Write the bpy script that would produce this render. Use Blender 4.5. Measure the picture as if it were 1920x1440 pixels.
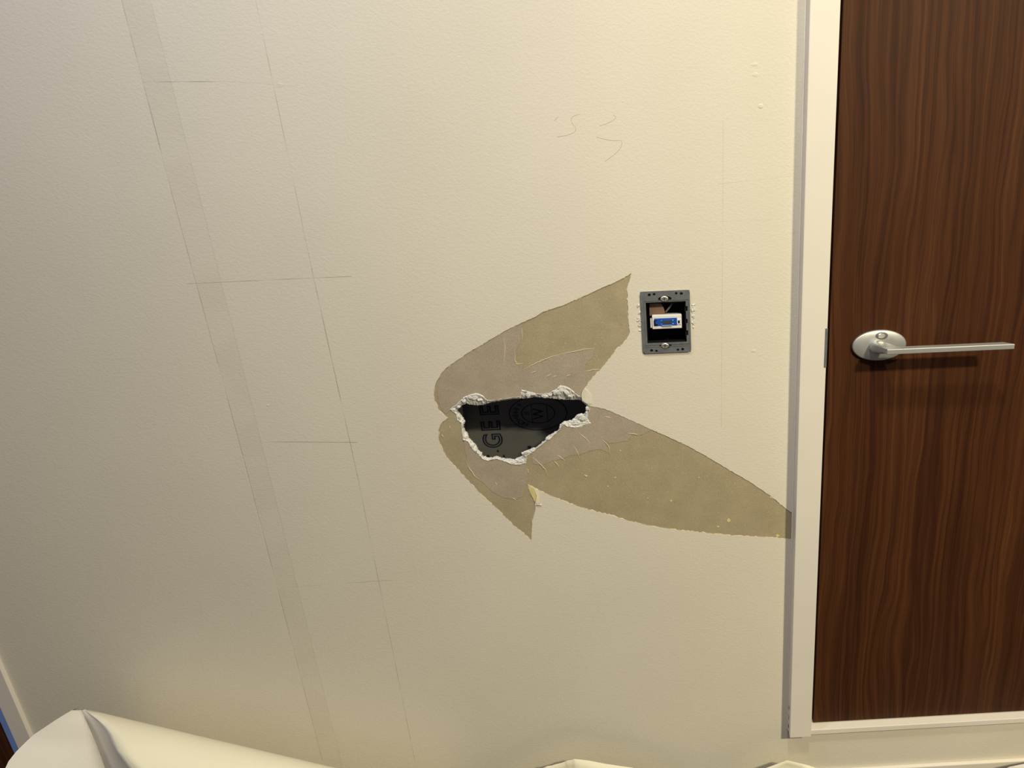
import bpy, bmesh, math, random
from mathutils import Vector, Matrix
from mathutils.geometry import tessellate_polygon

random.seed(11)
scene = bpy.context.scene
for o in list(bpy.data.objects):
    bpy.data.objects.remove(o)

# ------------------------------------------------------------------ camera
W, H = 1920, 1440
F = 1100.0                                  # focal length in pixels of a 1920 wide frame
PPX, PPY = 291.0, 0.0                       # principal point (lens shift) from the frame centre
dX = Vector((54709.0, 2430.0, -F)).normalized()      # wall horizontal, in camera axes
dD = Vector((145.0, -3760.0, -F)).normalized()       # wall downwards, in camera axes
dD = (dD - dX * dD.dot(dX)).normalized()
dZ = -dD
dY = dZ.cross(dX)
ROT = Matrix((dX, dY, dZ))
CAM = Vector((0.0, -1.05, 1.30))
cam_data = bpy.data.cameras.new('camera')
cam_data.sensor_width = 36.0
cam_data.lens = 36.0 * F / W
cam_data.shift_x = -PPX / W
cam_data.clip_start = 0.02
cam = bpy.data.objects.new('camera', cam_data)
scene.collection.objects.link(cam)
cam.matrix_world = Matrix.Translation(CAM) @ ROT.to_4x4()
scene.camera = cam

# ------------------------------------------------------------------ light
world = bpy.data.worlds.new('world')
scene.world = world
world.use_nodes = True
world.node_tree.nodes['Background'].inputs[0].default_value = (0.74, 0.73, 0.95, 1)
world.node_tree.nodes['Background'].inputs[1].default_value = 0.125


def area_light(name, loc, target, size, power, color, shape='DISK', size_y=None):
    d = bpy.data.lights.new(name, 'AREA')
    d.shape = shape
    d.size = size
    if size_y:
        d.size_y = size_y
    d.energy = power
    d.color = color
    o = bpy.data.objects.new(name, d)
    scene.collection.objects.link(o)
    o.location = loc
    o.rotation_euler = (Vector(target) - Vector(loc)).to_track_quat('-Z', 'Y').to_euler()
    return o


# strong warm downlight by the door; added fills: warm over wall, cool at left
area_light('ceiling_lamp_or_fill', (1.40, -2.00, 2.50), (1.40, -2.00, 0.0), 0.24, 101, (1.0, 0.885, 0.56))
area_light('ceiling_lamp_or_fill', (0.20, -0.80, 2.50), (0.20, -0.80, 0.0), 0.14, 17.0, (1.0, 0.93, 0.72))  # added fill that lightens the shadow beside the jamb
area_light('ceiling_lamp_or_fill', (-0.80, -0.60, 2.50), (-0.80, -0.60, 0.0), 0.14, 7.6, (0.82, 0.84, 1.0))  # added fill that brightens the left of the wall

vs = scene.view_settings
vs.view_transform = 'Standard'
vs.look = 'None'
vs.gamma = 1.0
vs.use_curve_mapping = False
vs.exposure = 0.0


# ------------------------------------------------------------------ helpers
def P(px, py, y=0.0):
    """point of the wall-parallel plane at depth y that shows at this photograph pixel"""
    d = Vector((px - W / 2 - PPX, -(py - H / 2 - PPY), -F))
    wdir = ROT @ d
    t = (y - CAM.y) / wdir.y
    return CAM + wdir * t


def XZ(px, py, y=0.0):
    p = P(px, py, y)
    return (p.x, p.z)


def link(name, mesh, mat=None, parent=None, loc=(0, 0, 0)):
    o = bpy.data.objects.new(name, mesh)
    scene.collection.objects.link(o)
    if mat is not None:
        if isinstance(mat, (list, tuple)):
            for m in mat:
                mesh.materials.append(m)
        else:
            mesh.materials.append(mat)
    if parent is not None:
        o.parent = parent
    o.location = loc
    return o


def world_origin(o):
    v = Vector(o.location)
    while o.parent:
        o = o.parent
        v += Vector(o.location)
    return v


def obj(name, bm, mat, parent=None, origin=None, smooth=False, bevel=0.0, seg=2):
    """bm is in world coordinates; the object sits at `origin` (or shares its parent's origin)"""
    bmesh.ops.recalc_face_normals(bm, faces=bm.faces[:])
    base = world_origin(parent) if parent else Vector(origin or (0, 0, 0))
    bmesh.ops.translate(bm, verts=bm.verts[:], vec=-base)
    me = bpy.data.meshes.new(name)
    bm.to_mesh(me)
    bm.free()
    if smooth:
        for p in me.polygons:
            p.use_smooth = True
        me.set_sharp_from_angle(angle=math.radians(38))
    o = link(name, me, mat, parent, (0, 0, 0) if parent else base)
    if bevel:
        b = o.modifiers.new('bevel', 'BEVEL')
        b.width = bevel
        b.segments = seg
        b.limit_method = 'ANGLE'
    return o


def tag(o, label=None, cat=None, group=None, kind=None):
    if label: o['label'] = label
    if cat: o['category'] = cat
    if group: o['group'] = group
    if kind: o['kind'] = kind
    return o


def empty(name, loc):
    o = bpy.data.objects.new(name, None)
    scene.collection.objects.link(o)
    o.location = loc
    o.empty_display_size = 0.02
    return o


def slab(outer, holes, y0, y1):
    """flat sheet in the wall plane with holes, y0 (front) to y1 (back)"""
    loops = [outer] + list(holes)
    bm = bmesh.new()
    flat = []
    rings = []
    for lp in loops:
        r = []
        for (x, z) in lp:
            f = bm.verts.new((x, y0, z)); b = bm.verts.new((x, y1, z))
            flat.append((f, b)); r.append((f, b))
        rings.append(r)
    tris = tessellate_polygon([[Vector((x, z, 0)) for (x, z) in lp] for lp in loops])
    for t in tris:
        try:
            bm.faces.new([flat[i][0] for i in t])
            bm.faces.new([flat[i][1] for i in reversed(t)])
        except ValueError:
            pass
    for r in rings:
        n = len(r)
        for i in range(n):
            a, b = r[i], r[(i + 1) % n]
            try:
                bm.faces.new((a[0], b[0], b[1], a[1]))
            except ValueError:
                pass
    return bm


def box(bm, x0, x1, y0, y1, z0, z1):
    v = [bm.verts.new(c) for c in ((x0, y0, z0), (x1, y0, z0), (x1, y1, z0), (x0, y1, z0),
                                   (x0, y0, z1), (x1, y0, z1), (x1, y1, z1), (x0, y1, z1))]
    for f in ((0, 1, 2, 3), (4, 5, 6, 7), (0, 1, 5, 4), (1, 2, 6, 5), (2, 3, 7, 6), (3, 0, 4, 7)):
        bm.faces.new([v[i] for i in f])
    return bm


def boxes(*args):
    bm = bmesh.new()
    for a in args:
        box(bm, *a)
    return bm


def loft(sections, cap=True):
    bm = bmesh.new()
    rings = [[bm.verts.new(p) for p in s] for s in sections]
    n = len(rings[0])
    for a, b in zip(rings, rings[1:]):
        for i in range(n):
            bm.faces.new((a[i], a[(i + 1) % n], b[(i + 1) % n], b[i]))
    if cap:
        bm.faces.new(rings[0]); bm.faces.new(rings[-1])
    return bm


def ellipse(cx, cz, rx, rz, y, n=48):
    return [Vector((cx + rx * math.cos(2 * math.pi * i / n), y, cz + rz * math.sin(2 * math.pi * i / n))) for i in range(n)]


def tube(points, radius, n=6, taper=False):
    bm = bmesh.new()
    pts = [Vector(p) for p in points]
    rings = []
    for i, p in enumerate(pts):
        t = (pts[min(i + 1, len(pts) - 1)] - pts[max(i - 1, 0)]).normalized()
        a = t.cross(Vector((0, 1, 0.01))).normalized()
        b = t.cross(a).normalized()
        r = radius
        if taper:
            r = radius * max(0.25, math.sin(math.pi * (i + 0.4) / (len(pts) - 0.2)))
        rings.append([bm.verts.new(p + a * r * math.cos(2 * math.pi * k / n) + b * r * math.sin(2 * math.pi * k / n)) for k in range(n)])
    for a, b in zip(rings, rings[1:]):
        for k in range(n):
            bm.faces.new((a[k], a[(k + 1) % n], b[(k + 1) % n], b[k]))
    bm.faces.new(rings[0]); bm.faces.new(rings[-1])
    return bm


def roughen(pts, step=3.0, amp=0.7, closed=True, skip=None):
    """subdivide a pixel polyline and jitter it sideways: a torn edge"""
    out = []
    n = len(pts)
    for i in range(n if closed else n - 1):
        a, b = pts[i], pts[(i + 1) % n]
        L = math.hypot(b[0] - a[0], b[1] - a[1])
        k = max(1, int(L / step))
        out.append(a)
        for j in range(1, k):
            t = j / k
            w = amp if not (skip and skip(a, b)) else 0
            out.append((a[0] + (b[0] - a[0]) * t + random.uniform(-w, w), a[1] + (b[1] - a[1]) * t + random.uniform(-w, w)))
    if not closed:
        out.append(pts[-1])
    return out


# ------------------------------------------------------------------ materials
class NT:
    def __init__(self, name, rough=0.7, metal=0.0, spec=0.3):
        self.m = bpy.data.materials.new(name)
        self.m.use_nodes = True
        self.t = self.m.node_tree
        self.b = self.t.nodes['Principled BSDF']
        self.b.inputs['Roughness'].default_value = rough
        self.b.inputs['Metallic'].default_value = metal
        self.b.inputs['Specular IOR Level'].default_value = spec
        tc = self.t.nodes.new('ShaderNodeTexCoord')
        self.co = tc.outputs['Object']

    def n(self, kind, **kw):
        nd = self.t.nodes.new(kind)
        for k, v in kw.items():
            setattr(nd, k, v)
        return nd

    def l(self, a, b):
        self.t.links.new(a, b)

    def setin(self, sock, v):
        if isinstance(v, bpy.types.NodeSocket):
            self.l(v, sock)
        else:
            sock.default_value = v

    def math(self, op, a, b=None, c=None, clamp=False):
        nd = self.n('ShaderNodeMath', operation=op, use_clamp=clamp)
        for i, v in enumerate((a, b, c)):
            if v is not None:
                self.setin(nd.inputs[i], v)
        return nd.outputs[0]

    def vmath(self, op, a, b=None, out=0):
        nd = self.n('ShaderNodeVectorMath', operation=op)
        self.setin(nd.inputs[0], a)
        if b is not None:
            if op == 'SCALE':
                self.setin(nd.inputs['Scale'], b)
            else:
                self.setin(nd.inputs[1], b)
        return nd.outputs[out]

    def noise(self, scale, detail=3, rough=0.5, vec=None, dist=0.0, stretch=None):
        nd = self.n('ShaderNodeTexNoise')
        v = vec or self.co
        if stretch:
            v = self.vmath('MULTIPLY', v, stretch)
        self.l(v, nd.inputs['Vector'])
        nd.inputs['Scale'].default_value = scale
        nd.inputs['Detail'].default_value = detail
        nd.inputs['Roughness'].default_value = rough
        nd.inputs['Distortion'].default_value = dist
        return nd.outputs['Fac']

    def ramp(self, fac, stops):
        nd = self.n('ShaderNodeValToRGB')
        el = nd.color_ramp.elements
        while len(el) < len(stops):
            el.new(0.5)
        for e, (p, c) in zip(el, stops):
            e.position = p
            e.color = (c[0], c[1], c[2], 1) if not isinstance(c, (int, float)) else (c, c, c, 1)
        self.l(fac, nd.inputs[0])
        return nd.outputs[0]

    def mix(self, fac, a, b, mode='MIX'):
        nd = self.n('ShaderNodeMix', data_type='RGBA', blend_type=mode)
        self.setin(nd.inputs['Factor'], fac)
        for s, v in ((6, a), (7, b)):
            if isinstance(v, bpy.types.NodeSocket):
                self.l(v, nd.inputs[s])
            else:
                nd.inputs[s].default_value = (v[0], v[1], v[2], 1)
        return nd.outputs[2]

    def smooth(self, v, lo, hi, a=0.0, b=1.0):
        nd = self.n('ShaderNodeMapRange', interpolation_type='SMOOTHSTEP')
        self.setin(nd.inputs[0], v)
        nd.inputs[1].default_value = lo; nd.inputs[2].default_value = hi
        nd.inputs[3].default_value = a; nd.inputs[4].default_value = b
        return nd.outputs[0]

    def bump(self, h, strength=0.3, dist=0.001):
        nd = self.n('ShaderNodeBump')
        nd.inputs['Strength'].default_value = strength
        nd.inputs['Distance'].default_value = dist
        self.l(h, nd.inputs['Height'])
        self.l(nd.outputs[0], self.b.inputs['Normal'])

    def color(self, c):
        if isinstance(c, bpy.types.NodeSocket):
            self.l(c, self.b.inputs['Base Color'])
        else:
            self.b.inputs['Base Color'].default_value = (c[0], c[1], c[2], 1)


def lin(r, g, b):
    f = lambda c: (c / 255 / 12.92) if c / 255 <= 0.04045 else ((c / 255 + 0.055) / 1.055) ** 2.4
    return (f(r), f(g), f(b))


def plain(name, c, rough=0.6, metal=0.0, spec=0.3, var=0.06, scale=60, bump=0.0, bscale=400):
    k = NT(name, rough, metal, spec)
    f = k.noise(scale, 3)
    k.color(k.ramp(f, [(0.3, tuple(v * (1 - var) for v in c)), (0.7, tuple(min(1, v * (1 + var)) for v in c))]))
    if bump:
        k.bump(k.noise(bscale, 3), bump, 0.0006)
    return k.m


# --- wallpaper: fleecy off-white paper with faint pencil guide lines and a taped joint showing through
def make_wallpaper():
    k = NT('wallpaper_front', 0.85, 0, 0.15)
    fuzz = k.noise(1.0, 4, 0.62, stretch=(185, 185, 270))
    fine = k.noise(1.0, 2, 0.6, stretch=(700, 700, 900))
    blot = k.noise(2.6, 4, 0.55)
    vor = k.n('ShaderNodeTexVoronoi', feature='F1')
    k.l(k.vmath('MULTIPLY', k.co, (38, 38, 52)), vor.inputs['Vector'])
    spk = k.smooth(vor.outputs['Distance'], 0.03, 0.10, 1.0, 0.0)
    col = k.ramp(blot, [(0.25, lin(220, 214, 202)), (0.75, lin(227, 221, 209))])
    flat = k.vmath('MULTIPLY', k.co, (1, 0, 1))

    def line(a, b, w, strength, brk, col):
        A, B = P(*a), P(*b)
        A = Vector((A.x, 0, A.z)); B = Vector((B.x, 0, B.z))
        ab = B - A
        L2 = ab.dot(ab)
        pa = k.vmath('SUBTRACT', flat, tuple(A))
        t = k.math('MULTIPLY', k.vmath('DOT_PRODUCT', pa, tuple(ab), out=1), 1 / L2, clamp=True)
        cl = k.vmath('SCALE', tuple(ab), t)
        d = k.vmath('DISTANCE', pa, cl, out=1)
        m = k.smooth(d, w * 0.35, w, 1.0, 0.0)
        br = k.smooth(brk, 0.34, 0.62, 0.15, 1.0)
        m = k.math('MULTIPLY', k.math('MULTIPLY', m, br), strength)
        return k.mix(m, col, lin(110, 104, 92))

    brk = k.noise(14, 3)
    lines = [((229, 0), (331, 391), .0010, .55), ((331, 391), (460, 869), .0010, .50), ((460, 869), (605, 1425), .0010, .42),
             ((480, 0), (585, 504), .0009, .34), ((585, 504), (671, 893), .0009, .55), ((671, 893), (778, 1425), .0009, .38),
             ((270, 154), (430, 153), .0008, .60), ((430, 153), (535, 160), .0008, .42),
             ((352, 532), (480, 526), .0008, .58), ((480, 526), (660, 518), .0008, .50),
             ((478, 828), (670, 829), .0008, .60), ((548, 1100), (735, 1087), .0008, .36),
             ((1356, 210), (1352, 800), .0007, .22), ((1180, 421), (1480, 411), .0008, .12), ((1345, 345), (1482, 331), .0008, .14)]
    for ln in lines:
        col = line(*ln, brk, col)
    # taped joint between two guide lines: half-plane masks of the two edges
    def side(a, b):
        A, B = P(*a), P(*b)
        nx, nz = -(B.z - A.z), (B.x - A.x)
        L = math.hypot(nx, nz)
        nx, nz = nx / L, nz / L
        off = -(nx * A.x + nz * A.z)
        return k.math('ADD', k.vmath('DOT_PRODUCT', k.co, (nx, 0, nz), out=1), off)
    e1 = side((229, 0), (605, 1425))
    e2 = side((283, 0), (641, 1430))
    tape = k.math('MULTIPLY', k.smooth(e1, -0.0004, 0.0004), k.smooth(e2, -0.0004, 0.0004, 1.0, 0.0))
    patch = k.smooth(k.noise(1.0, 2, 0.5, stretch=(4, 4, 9)), 0.42, 0.56, 0.25, 1.0)
    tmask = k.math('MULTIPLY', tape, patch)
    col = k.mix(k.math('MULTIPLY', tmask, 0.13), col, lin(186, 174, 156))
    k.color(col)
    h = k.math('ADD', k.math('MULTIPLY', fuzz, 0.9), k.math('MULTIPLY', fine, 0.35))
    h = k.math('ADD', h, k.math('MULTIPLY', spk, 0.5))
    h = k.math('SUBTRACT', h, k.math('MULTIPLY', tape, 0.35))
    k.bump(h, 0.52, 0.0009)
    return k.m


def make_board_face(name, c0, c1, speck):
    k = NT(name, 0.9, 0, 0.1)
    a = k.noise(22, 4, 0.6)
    col = k.ramp(a, [(0.3, c0), (0.7, c1)])
    fib = k.noise(1.0, 3, 0.6, stretch=(380, 380, 520))
    col = k.mix(0.35, col, k.ramp(fib, [(0.3, (0.55, 0.55, 0.55)), (0.7, (1.25, 1.25, 1.25))]), 'MULTIPLY')
    s = k.smooth(k.noise(260, 2, 0.5), 0.62, 0.70, 0, 1)
    col = k.mix(k.math('MULTIPLY', s, speck), col, lin(206, 190, 148))
    k.color(col)
    k.bump(k.math('ADD', fib, k.noise(60, 4)), 0.45, 0.0008)
    return k.m


def make_gypsum():
    k = NT('gypsum', 0.95, 0, 0.1)
    f = k.noise(160, 5, 0.65)
    k.color(k.ramp(f, [(0.3, lin(214, 212, 210)), (0.7, lin(238, 237, 236))]))
    k.bump(k.noise(420, 5, 0.7), 0.8, 0.0012)
    return k.m


def make_wood():
    k = NT('walnut', 0.55, 0, 0.12)
    warp = k.noise(1.0, 3, 0.5, stretch=(7, 1, 1.6))
    wv = k.n('ShaderNodeCombineXYZ')
    k.l(k.math('MULTIPLY', k.math('SUBTRACT', warp, 0.5), 0.085), wv.inputs[0])
    co = k.vmath('ADD', k.co, wv.outputs[0])
    broad = k.noise(1.0, 3, 0.55, vec=co, stretch=(26, 1, 0.55))
    streak = k.noise(1.0, 5, 0.7, vec=co, stretch=(190, 1, 1.0))
    fine = k.noise(1.0, 3, 0.7, stretch=(520, 40, 16), vec=co)
    ring = k.n('ShaderNodeTexWave', wave_type='BANDS', bands_direction='X', wave_profile='SIN')
    k.l(k.vmath('MULTIPLY', co, (1, 1, 0.05)), ring.inputs['Vector'])
    ring.inputs['Scale'].default_value = 16
    ring.inputs['Distortion'].default_value = 9
    ring.inputs['Detail'].default_value = 3
    ring.inputs['Detail Scale'].default_value = 1.6
    streak2 = k.noise(1.0, 3, 0.6, vec=co, stretch=(480, 1, 2.4))
    g = k.math('ADD', k.math('MULTIPLY', broad, 0.30), k.math('MULTIPLY', streak, 0.30))
    g = k.math('ADD', g, k.math('MULTIPLY', ring.outputs['Fac'], 0.07))
    g = k.math('ADD', g, k.math('MULTIPLY', streak2, 0.22))
    g = k.math('ADD', g, k.math('MULTIPLY', fine, 0.11))
    k.color(k.ramp(g, [(0.32, lin(38, 18, 9)), (0.46, lin(62, 34, 19)), (0.56, lin(78, 46, 26)), (0.70, lin(102, 64, 36))]))
    k.bump(k.math('ADD', fine, streak), 0.12, 0.0006)
    return k.m


M = {}
M['wallpaper'] = make_wallpaper()
M['board'] = make_board_face('plasterboard_paper', lin(167, 155, 129), lin(179, 167, 140), 0.5)
M['ply'] = make_board_face('plasterboard_outer_ply', lin(170, 158, 141), lin(182, 170, 154), 0.1)
M['gypsum'] = make_gypsum()
M['torn_core'] = plain('torn_wallpaper_core', lin(226, 214, 186), 0.95, var=0.04, scale=300)
M['fibre'] = plain('split_paper_fibre', lin(212, 196, 166), 0.9)
M['yellow'] = plain('yellowed_paper', lin(222, 204, 146), 0.9, var=0.08, scale=90)
M['inner'] = plain('grey_board_back', lin(104, 105, 108), 0.9, var=0.05, scale=25)
M['stamp'] = plain('stamp_ink', lin(30, 32, 62), 0.8, var=0.1)
M['dark'] = plain('gap_shade_dark', lin(24, 22, 22), 0.9)
M['bounce_board'] = plain('pale_bounce_board', lin(226, 220, 210), 0.9)
M['wood'] = make_wood()
M['white_wood'] = plain('white_painted_trim', lin(230, 224, 217), 0.5, spec=0.3, var=0.02, scale=9, bump=0.08, bscale=160)
M['scuff'] = plain('scuff_mark', lin(70, 62, 56), 0.9)
M['nickel'] = plain('satin_nickel', lin(200, 202, 202), 0.42, metal=0.7, var=0.02)
M['zinc'] = plain('zinc_steel', lin(116, 119, 124), 0.55, metal=0.35, spec=0.4, var=0.14, scale=90)
M['screw'] = plain('bright_screw', lin(205, 203, 196), 0.35, metal=0.7, var=0.05)
M['black'] = plain('black_plastic', lin(9, 9, 10), 0.6, var=0.05)
M['white_plastic'] = plain('white_plastic', lin(232, 230, 232), 0.4, var=0.02)
M['blue'] = plain('blue_plastic', lin(30, 82, 176), 0.4, var=0.12, scale=200)
M['lightblue'] = plain('pale_blue_plastic', lin(150, 180, 230), 0.4, var=0.05)
M['card'] = plain('brown_card', lin(146, 116, 100), 0.9, var=0.05)
M['cable'] = plain('grey_cable', lin(120, 116, 112), 0.6)
M['blue_strip'] = plain('blue_edge_reflection', lin(120, 150, 225), 0.5, var=0.04)
M['floor'] = plain('floor_covering', lin(62, 56, 52), 0.9, var=0.12, scale=40, bump=0.3, bscale=300)
M['pencil'] = plain('pencil', lin(184, 173, 146), 0.9)


def make_roll(name, c, b):
    k = NT(name, 0.85, 0, 0.15)
    k.color(k.ramp(k.noise(12, 3), [(0.3, tuple(v * .97 for v in c)), (0.7, c)]))
    k.bump(k.noise(420, 4, 0.6), b, 0.0009)
    return k.m


M['paper_back'] = make_roll('wallpaper_reverse', lin(241, 236, 215), 0.15)
M['paper_face'] = make_roll('wallpaper_face_peeled', lin(226, 222, 216), 0.7)

# ------------------------------------------------------------------ outlines read off the wall (photograph pixels)
TEAR = [(1184, 512), (1169.7, 520.8), (1147.8, 531.7), (1128, 539.4), (1115, 546), (1093, 555.8), (1073.4, 564.5), (1053.8, 573.3),
        (1018.8, 584.2), (1005.6, 593), (983.8, 602.8), (957.5, 614.8), (935.6, 626.9), (913.8, 640), (894, 652), (876.6, 661.9),
        (861.3, 672.8), (841.6, 685.9), (828.4, 699), (818.6, 715.5), (813.6, 731.9), (814.9, 751.6), (824, 771.3), (839.4, 783.6),
        (828, 792.5), (822, 807.5), (822.5, 824.4), (830, 843), (840, 860), (861.9, 884.4), (884.4, 908.8), (901, 926), (920.8, 944.4),
        (936.9, 958.5), (959, 981.6), (981.2, 999.7), (996.3, 1012.8), (997.3, 995.7), (998.3, 977.6), (1003.7, 956.5), (1003, 941),
        (996.3, 929), (990.3, 915), (989.6, 908), (1006.4, 917), (1025, 926), (1044.4, 934), (1072.5, 945.3), (1106, 956.6), (1134.4, 963),
        (1156.9, 970), (1185, 978), (1213, 984.7), (1255.3, 991.7), (1297.5, 996.5), (1339.7, 1001), (1381.9, 1004.4), (1438, 1007),
        (1481, 1010.6), (1500, 1011), (1500, 967), (1481.7, 959.4), (1466, 947), (1443.8, 928.4), (1410, 906), (1381.9, 889.5), (1351, 870.8), (1317, 851),
        (1283.4, 832.8), (1241, 813.7), (1213, 801.3), (1179.4, 786.4), (1142.8, 769.5), (1123, 764), (1104, 760.6), (1099, 755), (1092.6, 751.3),
        (1090.7, 741), (1093.4, 731.9), (1104, 716.6), (1115, 703.4), (1126, 692.5), (1136.9, 679.4), (1154.4, 657.5), (1169.7, 642.2),
        (1179.5, 629), (1181, 622.5), (1178.4, 596), (1177.3, 567.8), (1176.3, 539.4), (1179.5, 528.4)]
# the hole: pairs of (edge of the void, outer edge of the bare gypsum), crop units -> pixels
RIM = [((300, 480), (228, 468)), ((345, 430), (300, 415)), ((390, 408), (365, 345)), ((440, 420), (430, 318)), ((490, 425), (500, 300)),
       ((550, 422), (560, 325)), ((600, 410), (605, 375)), ((640, 398), (645, 378)), ((740, 380), (740, 364)), ((860, 362), (860, 346)),
       ((930, 360), (930, 344)), ((985, 358), (948, 268)), ((1040, 350), (1020, 285)), ((1085, 345), (1095, 310)), ((1140, 348), (1150, 312)),
       ((1200, 352), (1230, 300)), ((1260, 358), (1290, 265)), ((1320, 365), (1335, 222)), ((1380, 368), (1400, 235)), ((1440, 370), (1450, 265)),
       ((1500, 370), (1500, 315)), ((1540, 372), (1550, 345)), ((1578, 410), (1598, 395)), ((1608, 445), (1622, 440)), ((1590, 485), (1632, 475)),
       ((1580, 515), (1615, 520)), ((1500, 525), (1610, 560)), ((1450, 580), (1650, 608)), ((1400, 592), (1520, 655)), ((1360, 600), (1410, 645)),
       ((1330, 620), (1372, 612)), ((1325, 670), (1340, 668)), ((1270, 705), (1287, 717)), ((1200, 742), (1240, 765)), ((1170, 790), (1195, 788)),
       ((1080, 855), (1087, 875)), ((1000, 878), (1050, 905)), ((955, 905), (1005, 930)), ((960, 935), (1002, 962)), ((880, 967), (990, 1010)),
       ((830, 968), (910, 1030)), ((780, 965), (835, 1015)), ((740, 955), (765, 985)), ((700, 948), (700, 964)), ((650, 955), (640, 974)),
       ((610, 962), (620, 985)), ((560, 945), (552, 962)), ((540, 910), (512, 908)), ((505, 870), (475, 888)), ((490, 830), (432, 845)),
       ((430, 775), (412, 792)), ((408, 715), (360, 780)), ((360, 650), (345, 655)), ((382, 590), (343, 605)), ((350, 545), (298, 572)),
       ((310, 495), (292, 515))]
RIM = [((800 + a[0] * .1875, 680 + a[1] * .1875), (800 + b[0] * .1875, 680 + b[1] * .1875)) for a, b in RIM]
rim_in, rim_out = [], []
for i in range(len(RIM)):
    (a0, b0), (a1, b1) = RIM[i], RIM[(i + 1) % len(RIM)]
    k = 5
    for j in range(k):
        t = j / k
        w = 0.0 if j == 0 else 0.7
        rim_in.append((a0[0] + (a1[0] - a0[0]) * t + random.uniform(-w, w), a0[1] + (a1[1] - a0[1]) * t + random.uniform(-w, w)))
        rim_out.append((b0[0] + (b1[0] - b0[0]) * t + random.uniform(-w, w), b0[1] + (b1[1] - b0[1]) * t + random.uniform(-w, w)))

SW_HOLE = [(1209, 566), (1287, 563), (1289, 641), (1212, 645)]          # opening of the switch box
TRIM_L = (1519 + 1480) / 2

# ------------------------------------------------------------------ structure
XL = P(52, 1380).x - 0.0                      # where the wall meets the far-left door frame
door_x0 = P(1535, 700, 0.0).x
XR = 1.15
Z_TOP = 2.55
rail_z = P(1600, 1372, 0.0).z
# wall: an L around the door opening
wall_outline = [(XL - 0.3, 0.0), (XR, 0.0), (XR, rail_z), (door_x0, rail_z), (door_x0, Z_TOP), (XL - 0.3, Z_TOP)]
rim_out_xz = [XZ(*p) for p in rim_out]
sw_xz = [XZ(*p) for p in SW_HOLE]
wall = obj('wall_back', slab(wall_outline, [rim_out_xz, sw_xz], 0.0, 0.0125), M['board'])
tag(wall, 'interior wall of torn cream wallpaper over plasterboard with a punched hole', kind='structure')

tear_px = roughen(TEAR, 3.5, 0.55)
tear_xz = [XZ(*p) for p in tear_px]
wp = obj('wallpaper', slab(wall_outline, [tear_xz, sw_xz], -0.0011, -0.0001), M['wallpaper'], wall)
tag(wp, 'off-white fleecy wallpaper with a large torn opening')

# torn paper core along the edge of the wallpaper
bm = bmesh.new()
n = len(tear_px)
cx, cy = 1000, 780
edge = []
for i, (x, y) in enumerate(tear_px):
    a = tear_px[i - 1]; b = tear_px[(i + 1) % n]
    tx, ty = b[0] - a[0], b[1] - a[1]
    L = math.hypot(tx, ty) or 1
    nx, ny = -ty / L, tx / L                    # towards the inside of the tear (outline runs anticlockwise on screen)
    wdt = max(0.0, random.gauss(0.5, 0.7))
    edge.append(((x, y), (x - nx * wdt, y - ny * wdt)))
vo = [bm.verts.new(P(*e[0], -0.0009)) for e in edge]
vi = [bm.verts.new(P(*e[1], -0.0003)) for e in edge]
vb = [bm.verts.new(P(*e[0], -0.0001)) for e in edge]
for i in range(n):
    j = (i + 1) % n
    bm.faces.new((vo[i], vo[j], vi[j], vi[i]))
    bm.faces.new((vi[i], vi[j], vb[j], vb[i]))
tag(obj('torn_edge', bm, M['torn_core'], wall), 'frayed pale core of the torn wallpaper edge')


# outer ply of the plasterboard paper that is still in place around the hole
def z8(x, y): return (800 + x * .21875, 500 + y * .21875)
def z2(x, y): return (800 + x * .2013, 740 + y * .2013)
def z1(x, y): return (960 + x * .28125, 740 + y * .28125)


def rim_slice(i, j):
    return [b for a, b in RIM[i:j]]


left_up = [(828, 700), (842, 687), (862, 674), (877, 663), (894, 654), (914, 642), (936, 629), (957, 617), (972, 610)]
upper = [z8(820, 495), z8(812, 580), z8(805, 650), z8(762, 720), z8(755, 828), z8(830, 826), z8(822, 880), z8(920, 832), z8(1040, 790),
         z8(1150, 745), z8(1250, 735), z8(1340, 712), z8(1440, 702), z8(1425, 770), z8(1362, 840), z8(1356, 900), z8(1482, 880),
         z8(1438, 926), z8(1386, 990), z8(1334, 1056)] + list(reversed(rim_slice(1, 22))) + [(843, 770), (836, 776), (828, 768), (822, 750), (820.5, 732), (824, 716)] + left_up
low_left = rim_slice(43, 54) + [z2(330, 330), z2(352, 480), z2(372, 600), z2(400, 680), z2(450, 760), z2(540, 830), z2(610, 905), z2(720, 960),
            z2(830, 972), z2(905, 940), z2(938, 830), z2(940, 730), z2(930, 690)] + [(985, 872), (967, 874)]
low_left = [p for p in low_left]
right = [z1(512, 78), z1(570, 86), z1(648, 108), z1(776, 166), z1(930, 232), z1(868, 268), z1(800, 262), z1(772, 308), z1(645, 326), z1(604, 292),
         z1(652, 392), z1(590, 365), z1(530, 372), z1(450, 400), z1(400, 402), z1(330, 428), z1(270, 440), z1(200, 470), z1(140, 462)] + [(999, 863)] + \
        list(reversed(rim_slice(25, 37)))
for nm, poly in (('paper_layer', upper), ('paper_layer', low_left), ('paper_layer', right)):
    pp = roughen(poly, 4, 0.6)
    tag(obj(nm, slab([XZ(*p) for p in pp], [], -0.00045, 0.0), M['ply'], wall), 'greyish outer layer of the plasterboard paper')

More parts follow.
